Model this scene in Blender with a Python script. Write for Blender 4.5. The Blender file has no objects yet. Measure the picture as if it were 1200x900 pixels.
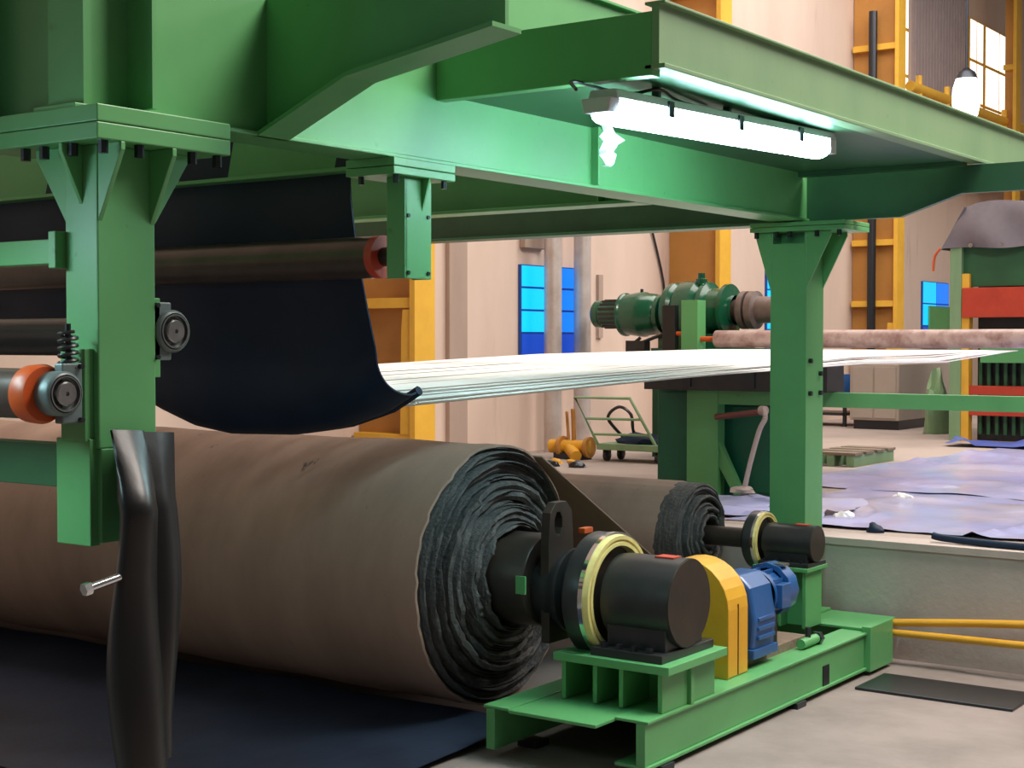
import bpy, bmesh, math, random
from mathutils import Vector, Matrix, noise
random.seed(7)
S = bpy.context.scene
COL = S.collection
PI = math.pi

# ------------------------------------------------------------------ camera, world, lights, exposure
cam_d = bpy.data.cameras.new('camera'); cam = bpy.data.objects.new('camera', cam_d); COL.objects.link(cam)
cam_d.sensor_width = 36.0; cam_d.lens = 52.5; cam_d.clip_end = 200
cam.location = (0, 0, 2.45)
cam.rotation_euler = (PI/2 - math.atan(50/1750.0), 0, math.radians(35.5))
S.camera = cam
W = bpy.data.worlds.new('world'); S.world = W; W.use_nodes = True
W.node_tree.nodes['Background'].inputs[0].default_value = (1.0, 0.92, 0.87, 1)
W.node_tree.nodes['Background'].inputs[1].default_value = 0.065
def area(name, loc, target, size, energy, color, sy=None):
    l = bpy.data.lights.new(name, 'AREA'); o = bpy.data.objects.new(name, l); COL.objects.link(o)
    l.shape = 'RECTANGLE'; l.size = size; l.size_y = sy or size; l.energy = energy; l.color = color
    o.location = loc
    o.rotation_euler = (Vector(target)-Vector(loc)).to_track_quat('-Z', 'Y').to_euler()
    return o
area('skylight_far', (-6.5, 22.5, 12.5), (-8.0, 22, 0), 9, 3700, (1.0, 0.93, 0.87), 28)
area('skylight_near', (0.2, 9.8, 11.5), (-4.6, 7.6, 1.5), 4, 1600, (1.0, 0.90, 0.82), 6)
S.view_settings.view_transform = 'Standard'; S.view_settings.look = 'None'
S.view_settings.gamma = 1.0; S.view_settings.use_curve_mapping = False
S.view_settings.exposure = 0.35

# ------------------------------------------------------------------ materials
def mat(name, col, rough=0.5, metal=0.0, col2=None, scale=4.0, lo=0.4, hi=0.7, stretch=(1,1,1), bump=0.0, bscale=60.0,
        emit=None, estr=0.0, coat=0.0, col3=None, scale3=30.0, lo3=0.6, hi3=0.75, stretch3=(1,1,1), alpha=None, spec=None, trans=0.0):
    m = bpy.data.materials.new(name); m.use_nodes = True
    nt = m.node_tree; b = nt.nodes['Principled BSDF']; L = nt.links.new
    b.inputs['Roughness'].default_value = rough; b.inputs['Metallic'].default_value = metal
    b.inputs['Coat Weight'].default_value = coat
    if spec is not None: b.inputs['Specular IOR Level'].default_value = spec
    if trans: b.inputs['Transmission Weight'].default_value = trans
    b.inputs['Base Color'].default_value = (*col, 1)
    tc = nt.nodes.new('ShaderNodeNewGeometry')
    def nz(sc, st, lo, hi):
        mp = nt.nodes.new('ShaderNodeMapping'); mp.inputs['Scale'].default_value = st
        L(tc.outputs['Position'], mp.inputs['Vector'])
        n = nt.nodes.new('ShaderNodeTexNoise'); n.inputs['Scale'].default_value = sc; n.inputs['Detail'].default_value = 6
        n.inputs['Roughness'].default_value = 0.62
        L(mp.outputs[0], n.inputs['Vector'])
        r = nt.nodes.new('ShaderNodeMapRange'); r.inputs['From Min'].default_value = lo; r.inputs['From Max'].default_value = hi
        L(n.outputs['Fac'], r.inputs['Value']); return r.outputs[0]
    last = None
    if col2:
        mx = nt.nodes.new('ShaderNodeMix'); mx.data_type = 'RGBA'
        mx.inputs['A'].default_value = (*col, 1); mx.inputs['B'].default_value = (*col2, 1)
        L(nz(scale, stretch, lo, hi), mx.inputs['Factor']); last = mx.outputs['Result']
    if col3:
        m3 = nt.nodes.new('ShaderNodeMix'); m3.data_type = 'RGBA'
        if last: L(last, m3.inputs['A'])
        else: m3.inputs['A'].default_value = (*col, 1)
        m3.inputs['B'].default_value = (*col3, 1)
        L(nz(scale3, stretch3, lo3, hi3), m3.inputs['Factor']); last = m3.outputs['Result']
    if last: L(last, b.inputs['Base Color'])
    if bump:
        n = nt.nodes.new('ShaderNodeTexNoise'); n.inputs['Scale'].default_value = bscale; n.inputs['Detail'].default_value = 4
        L(tc.outputs['Position'], n.inputs['Vector'])
        bp = nt.nodes.new('ShaderNodeBump'); bp.inputs['Strength'].default_value = bump; bp.inputs['Distance'].default_value = 0.02
        L(n.outputs['Fac'], bp.inputs['Height']); L(bp.outputs['Normal'], b.inputs['Normal'])
    if emit:
        b.inputs['Emission Color'].default_value = (*emit, 1); b.inputs['Emission Strength'].default_value = estr
    return m
GRN  = mat('green_paint', (0.115, 0.375, 0.135), 0.42, 0, (0.095, 0.33, 0.115), 1.6, col3=(0.06, 0.14, 0.06), scale3=9, lo3=0.66, hi3=0.82)
GRN2 = mat('pale_green_paint', (0.22, 0.36, 0.19), 0.5, 0, (0.18, 0.32, 0.17), 2.5, stretch=(3,1,.4), col3=(0.16, 0.26, 0.12), scale3=14, lo3=0.64, hi3=0.8)
DGRN = mat('dark_and_shaded_green', (0.03, 0.13, 0.055), 0.45, 0, (0.025, 0.10, 0.045), 2.0)  # covered machine's own dark green; on the steelwork, shade put into the green
TEAL = mat('teal_green_paint', (0.006, 0.14, 0.075), 0.5, 0, (0.005, 0.11, 0.06), 1.2)
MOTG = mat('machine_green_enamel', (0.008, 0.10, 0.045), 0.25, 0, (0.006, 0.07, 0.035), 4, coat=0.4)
BLK  = mat('black_enamel', (0.018, 0.020, 0.022), 0.35, 0, (0.03, 0.03, 0.03), 6)
BOLT = mat('dark_steel', (0.05, 0.055, 0.065), 0.35, 0.8)
STEEL= mat('machined_steel', (0.42, 0.42, 0.42), 0.28, 0.9, (0.3, 0.3, 0.3), 20)
CHROME=mat('bright_chrome', (0.85, 0.88, 0.9), 0.12, 1.0)
RUB  = mat('black_rubber_sheet', (0.006, 0.018, 0.042), 0.55, 0, (0.009, 0.023, 0.052), 3, spec=0.25)
FLAP = mat('black_glossy_rubber', (0.007, 0.007, 0.008), 0.36, 0, (0.010, 0.010, 0.011), 5, bump=0.08, bscale=14)
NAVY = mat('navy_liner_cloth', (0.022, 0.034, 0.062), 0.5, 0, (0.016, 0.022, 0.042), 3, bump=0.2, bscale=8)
CLOTH= mat('brown_liner_cloth', (0.40, 0.265, 0.20), 0.8, 0, (0.26, 0.165, 0.125), 1.0, 0.34, 0.68, (1.4, .6, .6), 0.04, 40,
           col3=(0.055, 0.038, 0.03), scale3=5, lo3=0.665, hi3=0.75, stretch3=(1.8, .7, .7))
LAYER= mat('worn_rubber_edge', (0.050, 0.049, 0.050), 0.7, 0, (0.12, 0.115, 0.11), 9, 0.42, 0.7, (6, 1, 1), 0.6, 40,
           col3=(0.28, 0.26, 0.23), scale3=16, lo3=0.62, hi3=0.8, stretch3=(8, 1, 1))
CORE = mat('oily_steel_drum', (0.035, 0.028, 0.024), 0.42, 0.3, (0.055, 0.04, 0.03), 5)
ROLLM= mat('brown_steel_roller', (0.085, 0.066, 0.058), 0.3, 0.4, (0.055, 0.045, 0.04), 4)
ORNG = mat('orange_paint', (0.62, 0.10, 0.018), 0.4, 0, (0.5, 0.07, 0.012), 8)
RED  = mat('red_paint', (0.52, 0.055, 0.025), 0.5, 0, (0.42, 0.04, 0.02), 3)
YEL  = mat('yellow_paint', (0.70, 0.36, 0.025), 0.45, 0, (0.64, 0.31, 0.02), 4, col3=(0.2, 0.12, 0.03), scale3=22, lo3=0.7, hi3=0.8)
YELC = mat('yellow_column_paint', (0.80, 0.46, 0.05), 0.5, 0, (0.7, 0.38, 0.04), 2)
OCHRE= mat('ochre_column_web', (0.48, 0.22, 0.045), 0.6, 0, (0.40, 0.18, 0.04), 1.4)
CREAM= mat('pale_yellow_ring', (0.78, 0.66, 0.25), 0.4, 0, (0.66, 0.54, 0.2), 12)
BLUE = mat('blue_enamel', (0.022, 0.10, 0.30), 0.32, 0, (0.018, 0.08, 0.24), 7, coat=0.3)
WALL = mat('pink_plaster', (0.70, 0.55, 0.46), 0.9, 0, (0.60, 0.46, 0.38), 0.55, 0.4, 0.7, (1, 1, .35), 0.05, 12,
           col3=(0.42, 0.30, 0.23), scale3=1.1, lo3=0.62, hi3=0.85, stretch3=(1, 2, .3))
PILA = mat('stained_plaster', (0.42, 0.32, 0.26), 0.9, 0, (0.36, 0.27, 0.22), 1.5, stretch=(1, 1, .3))
CONC = mat('pit_concrete', (0.52, 0.44, 0.40), 0.85, 0, (0.42, 0.35, 0.32), 1.8, 0.38, 0.68, (1, 1, .55), 0.15, 25,
           col3=(0.22, 0.185, 0.165), scale3=3.0, lo3=0.64, hi3=0.8, stretch3=(1, 1, .35))
GROUND=mat('dusty_floor', (0.40, 0.33, 0.29), 0.8, 0, (0.31, 0.255, 0.225), 0.9, bump=0.06, bscale=20)
PITF = mat('pit_floor_concrete', (0.27, 0.22, 0.20), 0.8, 0, (0.19, 0.155, 0.14), 1.4, bump=0.08, bscale=18)
PLAST= mat('lavender_plastic', (0.43, 0.44, 0.68), 0.2, 0, (0.36, 0.40, 0.72), 0.9, 0.35, 0.7, (1, 1, 1), 0.35, 4, col3=(0.48, 0.45, 0.56), scale3=0.7, lo3=0.5, hi3=0.65)
BPLAST=mat('blue_plastic', (0.07, 0.12, 0.42), 0.35, 0, (0.10, 0.16, 0.5), 3)
CORD = mat('pale_cord', (0.86, 0.84, 0.80), 0.55, 0)
PIPE = mat('rusty_pale_pipe', (0.46, 0.34, 0.31), 0.5, 0.1, (0.24, 0.13, 0.11), 5, 0.42, 0.68)
DUCT = mat('silver_pipe', (0.62, 0.56, 0.53), 0.45, 0.35, (0.5, 0.42, 0.38), 3)
LAMPB= mat('lamp_housing', (0.62, 0.58, 0.64), 0.4, 0)
TUBE = mat('lit_diffuser', (1, 1, 1), 0.4, 0, emit=(0.58, 0.90, 1.0), estr=26.0)
PAPER= mat('white_plastic_scrap', (0.9, 0.9, 0.88), 0.5)
WINB = mat('blue_lit_pane', (0.01, 0.10, 0.5), 0.3, 0, emit=(0.002, 0.20, 0.86), estr=0.75)
WINC = mat('cyan_lit_pane', (0.01, 0.3, 0.7), 0.3, 0, emit=(0.0, 0.50, 1.0), estr=0.85)
WIND = mat('deep_blue_pane', (0.01, 0.04, 0.3), 0.3, 0, emit=(0.004, 0.055, 0.42), estr=0.7)
WFRM = mat('blue_window_frame', (0.01, 0.06, 0.32), 0.4)
WINW = mat('daylit_pane', (1, 1, 1), 0.3, 0, emit=(1.0, 0.95, 0.85), estr=1.1)
TARP = mat('grey_tarpaulin', (0.16, 0.14, 0.16), 0.6, 0, (0.12, 0.105, 0.12), 2, bump=0.2, bscale=5)
CABM = mat('grey_cabinet_paint', (0.40, 0.34, 0.29), 0.55, 0, (0.36, 0.31, 0.26), 2)
MAROON=mat('maroon_paint', (0.16, 0.045, 0.04), 0.5)
MAROONG = mat('brown_grey_cast', (0.13, 0.095, 0.085), 0.45, 0.2, (0.2, 0.15, 0.13), 6)
ROPE = mat('dirty_rope', (0.48, 0.40, 0.36), 0.9)
WOOD = mat('grey_wood', (0.20, 0.15, 0.11), 0.8, 0, (0.28, 0.22, 0.16), 6, stretch=(1, 6, 6))
CORR = mat('corrugated_grey', (0.46, 0.38, 0.38), 0.6, 0, (0.4, 0.33, 0.34), 2)
BRIGHT=mat('lit_globe', (1, 1, 1), 0.4, 0, emit=(1, 0.98, 0.94), estr=3.0)

# ------------------------------------------------------------------ mesh helpers
def obj(name, bm, m, parent=None, smooth=False, bevel=0.0):
    me = bpy.data.meshes.new(name)
    bmesh.ops.recalc_face_normals(bm, faces=bm.faces[:])
    bm.to_mesh(me); bm.free()
    me.materials.append(m)
    o = bpy.data.objects.new(name, me); COL.objects.link(o)
    if smooth:
        me.polygons.foreach_set('use_smooth', [True]*len(me.polygons))
        md = o.modifiers.new('split', 'EDGE_SPLIT'); md.split_angle = math.radians(38)
    if bevel:
        b = o.modifiers.new('bevel', 'BEVEL'); b.width = bevel; b.segments = 2; b.limit_method = 'ANGLE'; b.angle_limit = math.radians(40)
    if parent: o.parent = parent; o.matrix_parent_inverse = Matrix.Translation(-Vector(parent.location))
    return o
def tag(o, label, cat=None, group=None, kind=None):
    if label: o['label'] = label
    if cat: o['category'] = cat
    if group: o['group'] = group
    if kind: o['kind'] = kind
    return o
def thing(name, loc, label, cat, group=None):
    o = bpy.data.objects.new(name, None); COL.objects.link(o); o.location = loc; o.empty_display_size = 0.1
    return tag(o, label, cat, group)
def abox(bm, x0, x1, y0, y1, z0, z1):
    v = [bm.verts.new((x, y, z)) for z in (z0, z1) for (x, y) in ((x0,y0),(x1,y0),(x1,y1),(x0,y1))]
    for f in ((0,3,2,1),(4,5,6,7),(0,1,5,4),(1,2,6,5),(2,3,7,6),(3,0,4,7)): bm.faces.new([v[i] for i in f])
def box(name, m, parent, x0, x1, y0, y1, z0, z1, bevel=0.004):
    bm = bmesh.new(); abox(bm, x0, x1, y0, y1, z0, z1); return obj(name, bm, m, parent, bevel=bevel)
def aprism(bm, pts, axis, a, b):
    def mk(p, t):
        return {'x': (t, p[0], p[1]), 'y': (p[0], t, p[1]), 'z': (p[0], p[1], t)}[axis]
    A = [bm.verts.new(mk(p, a)) for p in pts]; B = [bm.verts.new(mk(p, b)) for p in pts]
    bm.faces.new(A); bm.faces.new(B[::-1]); n = len(pts)
    for i in range(n): bm.faces.new((A[i], A[(i+1)%n], B[(i+1)%n], B[i]))
def prism(name, m, parent, pts, axis, a, b, bevel=0.003):
    bm = bmesh.new(); aprism(bm, pts, axis, a, b); return obj(name, bm, m, parent, bevel=bevel)
def basis(d):
    d = Vector(d).normalized(); u = d.cross(Vector((0,0,1)))
    if u.length < 1e-3: u = Vector((1,0,0))
    u.normalize(); return d, u, d.cross(u)
def alathe(bm, p0, d, prof, n=32, jit=None):
    p0 = Vector(p0); d, u, w = basis(d); rings = []
    for k, (t, r) in enumerate(prof):
        if r <= 1e-6: rings.append([bm.verts.new(p0+d*t)]); continue
        ring = []
        for i in range(n):
            a = 2*PI*i/n; tt = t + (jit(k, a) if jit else 0)
            ring.append(bm.verts.new(p0 + d*tt + (u*math.cos(a)+w*math.sin(a))*r))
        rings.append(ring)
    for A, B in zip(rings, rings[1:]):
        if len(A) == 1 and len(B) == 1: continue
        for i in range(n):
            j = (i+1) % n
            if len(A) == 1: bm.faces.new((A[0], B[j], B[i]))
            elif len(B) == 1: bm.faces.new((A[i], A[j], B[0]))
            else: bm.faces.new((A[i], A[j], B[j], B[i]))
def lathe(name, m, parent, p0, d, prof, n=32, jit=None):
    bm = bmesh.new(); alathe(bm, p0, d, prof, n, jit); return obj(name, bm, m, parent, smooth=True)
def acyl(bm, p0, p1, r, n=16, r2=None):
    L = (Vector(p1)-Vector(p0)).length; alathe(bm, p0, Vector(p1)-Vector(p0), [(0,0),(0,r),(L,r if r2 is None else r2),(L,0)], n)
def cyl(name, m, parent, p0, p1, r, n=20):
    bm = bmesh.new(); acyl(bm, p0, p1, r, n); return obj(name, bm, m, parent, smooth=True)
def atube(bm, pts, r, n=8):
    pts = [Vector(p) for p in pts]; rings = []
    for i, p in enumerate(pts):
        t = (pts[min(i+1, len(pts)-1)]-pts[max(i-1, 0)]); d, u, w = basis(t)
        rings.append([bm.verts.new(p + (u*math.cos(2*PI*k/n)+w*math.sin(2*PI*k/n))*r) for k in range(n)])
    for A, B in zip(rings, rings[1:]):
        for k in range(n): bm.faces.new((A[k], A[(k+1)%n], B[(k+1)%n], B[k]))
    bm.faces.new(rings[0]); bm.faces.new(rings[-1][::-1])
def smoothpath(pts, k=6):
    pts = [Vector(p) for p in pts]; out = []
    for i in range(len(pts)-1):
        a = pts[max(i-1,0)]; b = pts[i]; c = pts[i+1]; d = pts[min(i+2, len(pts)-1)]
        for j in range(k):
            t = j/k
            out.append(0.5*((2*b)+(-a+c)*t+(2*a-5*b+4*c-d)*t*t+(-a+3*b-3*c+d)*t**3))
    out.append(pts[-1]); return out
def tube(name, m, parent, pts, r, n=8, k=0):
    bm = bmesh.new(); atube(bm, smoothpath(pts, k) if k else pts, r, n); return obj(name, bm, m, parent, smooth=True)
def grid(name, m, parent, fn, nu, nv, thick=0.0):
    bm = bmesh.new()
    V = [[bm.verts.new(fn(i/nu, j/nv)) for j in range(nv+1)] for i in range(nu+1)]
    for i in range(nu):
        for j in range(nv): bm.faces.new((V[i][j], V[i+1][j], V[i+1][j+1], V[i][j+1]))
    o = obj(name, bm, m, parent, smooth=True)
    if thick:
        s = o.modifiers.new('solid', 'SOLIDIFY'); s.thickness = thick; s.offset = 0
        o.modifiers.move(1, 0)
    return o
def lerp(a, b, t): return a+(b-a)*t
def interp(tab, x):
    if x <= tab[0][0]: return tab[0][1]
    for (a, va), (b, vb) in zip(tab, tab[1:]):
        if x <= b:
            t = (x-a)/(b-a); t = t*t*(3-2*t) if False else t
            return lerp(va, vb, t)
    return tab[-1][1]
def bolts(parent, m, pts, d, r=0.016, l=0.03):
    first = None
    for p in pts:
        if first is None:
            bm = bmesh.new(); acyl(bm, (0,0,0), Vector(d)*l, r, 6); first = obj('bolt', bm, m, parent)
            first.location = p; first.matrix_parent_inverse = Matrix.Translation(-Vector(parent.location)); o = first
        else:
            o = first.copy(); COL.objects.link(o); o.parent = parent; o.location = p; o.matrix_parent_inverse = first.matrix_parent_inverse
def struct(name, m, *a, **k):
    o = box(name, m, None, *a, bevel=0); o['kind'] = 'structure'; return o
# ------------------------------------------------------------------ setting
PITY = 11.2; GZ = 0.9
struct('floor_pit', PITF, -13, 6, -4, PITY, -0.1, 0)
struct('floor_hall', GROUND, -12.2, 8, PITY, 48, 0.7, GZ)
struct('wall_pit', CONC, -12, 8, PITY-0.14, PITY+0.02, 0, GZ-0.045)
struct('trim_1', CONC, -12, 8, PITY-0.16, PITY+0.16, GZ-0.05, GZ+0.004)
wl = struct('wall_left', WALL, -12.3, -12, -4, 48, 0, 14)
struct('wall_back', WALL, -12.3, 10, 48, 48.3, 0.5, 14)

# plaster pilaster strips on the hall wall
box('pilaster', PILA, wl, -12, -11.93, 15.33, 15.72, GZ, 9, 0.01)
box('pilaster', PILA, wl, -12, -11.9, 17.0, 17.55, 3.75, 9, 0.01)

# wall columns (built-up I section: web faces the camera, flange to the hall)
def wall_column(yc, label, zs, xb=-11.98):
    t = thing('wall_column', (-11.6, yc, GZ), label, 'column', 'yellow hall columns')
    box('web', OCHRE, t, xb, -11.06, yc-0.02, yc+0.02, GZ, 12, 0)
    box('flange', YELC, t, -11.06, -10.98, yc-0.19, yc+0.19, GZ, 12)
    for z in zs:
        box('stiffener', YELC, t, max(xb, -11.95), -11.06, yc-0.16, yc+0.16, z-0.06, z+0.06)
    prism('gusset', YELC, t, [(-11.22, 1.36), (-11.06, 1.36), (-11.06, 2.82), (-11.18, 2.82), (-11.2, 2.6)], 'y', yc-0.17, yc-0.15)
    return t
wall_column(13.64, 'yellow wall column behind the hanging black curtain, nearest to camera', (1.3, 2.90, 4.3, 5.8, 7.4))
wall_column(21.2, 'yellow and ochre wall column behind the green gear motor', (1.7, 5.0, 6.5, 8.0))
t3 = wall_column(28.7, 'yellow and ochre wall column right of the far green post', (1.9, 3.2, 4.42, 5.7, 7.0, 8.3))
cyl('downpipe', BOLT, t3, (-11.5, 28.48, GZ), (-11.5, 28.48, 9), 0.085, 12)
wall_column(36.25, 'bright yellow wall column rising behind the walkway railing at right', (5, 9), -11.3)

# blue windows in the hall wall
def blue_window(n, y0, y1, z0, z1, cols, rows, lab):
    f = struct('window_%d' % n, WFRM, -12.0, -11.955, y0, y1, z0, z1); f['label'] = lab
    dy = (y1-y0)/cols; dz = (z1-z0)/rows
    for i in range(cols):
        for j in range(rows):
            m = WIND if j == 0 else (WINC if (i+0) % 2 == 0 else WINB)
            box('pane', m, f, -11.957, -11.945, y0+i*dy+0.02, y0+(i+1)*dy-0.02, z0+j*dz+0.015, z0+(j+1)*dz-0.015, 0)
blue_window(1, 16.97, 18.5, 2.25, 3.52, 2, 4, 'tall blue lit window behind the silver pipes')
blue_window(2, 24.7, 25.6, 2.3, 3.75, 2, 4, 'blue lit window half hidden behind the far green post')
blue_window(3, 32.6, 34.3, 2.3, 3.8, 2, 3, 'blue lit window beside the tarpaulin covered machine')
gp = box('green_board', GRN, None, -11.94, -11.9, 32.9, 34.4, 2.7, 3.25); tag(gp, 'plain green board in front of the right blue window', 'board')
# high daylight windows
k = 4
for y0, y1 in ((30.2, 31.6), (35.6, 36.6), (36.75, 38.9), (40.2, 42.5)):
    f = struct('window_%d' % k, YELC, -12.0, -11.95, y0, y1, 7.2, 10.2); k += 1
    f['label'] = 'high bright daylit window near the walkway railing'
    n = 2
    for i in range(n):
        dy = (y1-y0)/n
        for j in range(3):
            box('pane', WINW, f, -11.952, -11.94, y0+i*dy+.04, y0+(i+1)*dy-.04, 7.24+j, 7.2+j+.96, 0)
cw = struct('wall_cladding', CORR, -12.0, -11.94, 31.9, 35.4, 6.6, 11)
bm = bmesh.new()
for i in range(18):
    y = 31.95+i*0.19; abox(bm, -11.945, -11.91, y, y+0.09, 6.6, 11)
o = obj('corrugation', bm, CORR, cw)

# ------------------------------------------------------------------ overhead steelwork
BZ = 3.37
def beam_y(name, label, xc, y0, y1, z0, z1, w, m, cat='beam', stiff=()):
    t = thing(name, (xc, (y0+y1)/2, z0), label, cat)
    box('web', m, t, xc-0.012, xc+0.012, y0, y1, z0+0.02, z1-0.02, 0)
    box('bottom_flange', m, t, xc-w/2, xc+w/2, y0, y1, z0, z0+0.022)
    box('top_flange', m, t, xc-w/2, xc+w/2, y0, y1, z1-0.022, z1)
    for y in stiff:
        box('stiffener', m, t, xc+0.012, xc+w/2-0.01, y-0.008, y+0.008, z0+0.022, z1-0.022, 0)
    return t
def beam_x(name, label, yc, x0, x1, z0, z1, w, m, cat='beam', stiff=()):
    t = thing(name, ((x0+x1)/2, yc, z0), label, cat)
    box('web', m, t, x0, x1, yc-0.012, yc+0.012, z0+0.02, z1-0.02, 0)
    box('bottom_flange', m, t, x0, x1, yc-w/2, yc+w/2, z0, z0+0.022)
    box('top_flange', m, t, x0, x1, yc-w/2, yc+w/2, z1-0.022, z1)
    for x in stiff:
        box('stiffener', m, t, x-0.008, x+0.008, yc-w/2+0.01, yc-0.012, z0+0.022, z1-0.022, 0)
    return t
# main girder is a closed box section
g = thing('main_girder', (-4.95, 7.4, BZ), 'bright green box girder running overhead from front post to far post', 'beam')
box('side_plate', GRN, g, -4.87, -4.85, 3.9, 11.0, BZ+0.02, 4.5, 0)
box('side_plate', GRN, g, -5.05, -5.03, 3.9, 11.0, BZ+0.02, 4.5, 0)
box('bottom_flange', GRN, g, -5.08, -4.82, 3.8, 11.0, BZ, BZ+0.02)
box('top_flange', GRN, g, -5.08, -4.82, 3.8, 11.0, 4.5, 4.52)
box('stiffener', GRN, g, -4.85, -4.80, 7.62, 7.645, BZ+0.02, 3.74, 0)
box('splice_plate', GRN, g, -4.85, -4.838, 7.66, 8.2, BZ+0.02, 3.74)
# cross beams
beam_x('cross_beam', 'dark green cross beam above the front hanging post', 4.02, -9.5, -5.09, BZ, 4.4, 0.22, GRN, stiff=(-5.6,))
beam_x('cross_beam', 'green cross beam just above the hanging black curtain', 6.18, -9.5, -5.09, BZ, 4.1, 0.24, GRN, stiff=(-5.35, -7.2))
beam_x('cross_beam', 'green cross beam halfway between the short hanger and far post', 8.66, -9.5, -5.09, BZ, 3.75, 0.22, GRN, stiff=(-5.4,))
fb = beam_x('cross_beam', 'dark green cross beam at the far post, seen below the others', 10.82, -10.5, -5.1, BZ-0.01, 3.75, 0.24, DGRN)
# tapered cantilever brackets on the girder
def bracket(y, label, m, x1=-3.52):
    t = thing('cantilever_bracket', (-4.2, y, BZ), label, 'bracket', 'tapered cantilever brackets')
    pts = [(-4.85, BZ+0.02), (-4.80, BZ+0.02), (-4.10, BZ+0.02) if y > 9 else (-4.82, BZ+0.02), (-3.64, 3.54) if y > 9 else (-4.30, 3.60), (x1, 3.535 if y > 9 else 3.72), (x1, 3.72 if y > 9 else 4.0), (-4.85, 3.72 if y > 9 else 4.0)]
    prism('web', m, t, pts, 'y', y-0.012, y+0.012, 0)
    e = [(pts[2]), pts[3], pts[4]]
    fl = [(-4.85, BZ)] + [(p[0], p[1]-0.02) for p in e] + [(e[2][0], e[2][1]), (e[1][0], e[1][1]), (e[0][0], e[0][1]), (-4.85, BZ+0.02)]
    hw = 0.03 if y > 9 else 0.10
    prism('flange', m, t, fl, 'y', y-hw, y+hw, 0)
    return t
box('stiffener', GRN, g, -4.85, -4.70, 4.09, 4.115, BZ+0.02, 4.5, 0)
box('end_plate', GRN, g, -5.06, -4.84, 3.86, 3.9, BZ+0.02, 4.5, 0)
bracket(4.9, 'dark green tapered bracket between front post and short hanger', GRN)
bracket(10.72, 'dark green tapered bracket above the far post', DGRN, -2.5)  # side facing away from the light is darkened by its colour
# walkway platform
pf = thing('walkway_platform', (-4.2, 8.4, 3.73), 'dark green steel walkway deck above the fluorescent lamp', 'platform')
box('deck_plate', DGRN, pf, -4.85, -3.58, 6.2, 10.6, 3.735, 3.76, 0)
box('edge_channel', GRN, pf, -4.85, -3.56, 6.12, 6.2, 3.70, 4.0)
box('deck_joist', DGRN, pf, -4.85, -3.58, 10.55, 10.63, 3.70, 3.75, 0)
fa = thing('walkway_fascia', (-3.52, 10, 3.73), 'pale green fascia beam along the walkway edge at upper right', 'beam')
box('fascia_plate', GRN2, fa, -3.56, -3.52, 6.12, 13, 3.75, 4.03, 0)
box('bottom_lip', GRN2, fa, -3.60, -3.49, 6.12, 13, 3.728, 3.752)
box('top_lip', GRN2, fa, -3.60, -3.49, 6.12, 13, 4.03, 4.045)

# ------------------------------------------------------------------ front hanging post
hp = thing('hanging_post', (-4.92, 4.04, 1.62), 'thick bright green post bolted under the girder, hanging at left', 'post')
px0, px1, py0, py1 = -5.0, -4.8, 3.89, 4.185
box('body', GRN, hp, px0, px1, py0, py1, 2.02, 3.235, 0.006)
box('lower_body', GRN, hp, px0+0.02, px1, py0+0.01, py1-0.02, 1.64, 2.02, 0.005)
box('foot_plate', GRN, hp, px0-0.03, px1-0.02, py0-0.03, py0+0.02, 1.63, 2.06)
box('head_plate', GRN, hp, -5.42, -4.66, 3.78, 4.48, 3.235, 3.30, 0.005)
box('head_plate', GRN, hp, -5.42, -4.66, 3.78, 4.48, 3.303, BZ, 0.005)
def gus(x, ya, yb): prism('gusset', GRN, hp, [(ya, 3.235), (yb, 3.235), (yb+(0.02 if yb > ya else -0.02)*0, 3.21), (ya, 2.93)], 'x', x-0.011, x+0.011)
gus(-4.812, py1, py1+0.19); gus(-4.98, py1, py1+0.19)
def gux(y, xa, xb): prism('gusset', GRN, hp, [(xa, 3.235), (xb, 3.235), (xb, 3.205), (xa, 2.93)], 'y', y-0.011, y+0.011)
gux(3.905, px1, px1+0.14); gux(4.17, px1, px1+0.14); gux(3.905, px0, px0-0.19); gux(4.17, px0, px0-0.19)
gus2 = prism('gusset', GRN, hp, [(py0, 3.235), (py0-0.10, 3.235), (py0-0.10, 3.205), (py0, 3.0)], 'x', -4.91, -4.888)
bolts(hp, BOLT, [(-4.70, 3.84, 3.235), (-4.70, 4.02, 3.235), (-4.70, 4.30, 3.235), (-4.70, 4.44, 3.235), (-4.87, 3.83, 3.235), (-5.05, 3.83, 3.235), (-5.17, 3.83, 3.235)], (0,0,-1), 0.02, 0.05)
box('arm', GRN, hp, -9.0, px0-0.04, 3.86, 3.94, 2.765, 2.865)
box('arm_plate', GRN, hp, px0-0.045, px0, 3.84, 3.96, 2.745, 2.895)
box('crossbar', DGRN, hp, -9.0, px0-0.01, 3.88, 3.98, 1.855, 2.03)  # bar's shadow put into its colour as a darker green
# bearing plates
box('bearing_plate', GRN, hp, px0+0.02, px1-0.01, py1, py1+0.035, 2.30, 2.63)
box('bearing_plate', GRN, hp, px0+0.02, px1-0.03, py0-0.045, py0, 2.05, 2.42)

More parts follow.
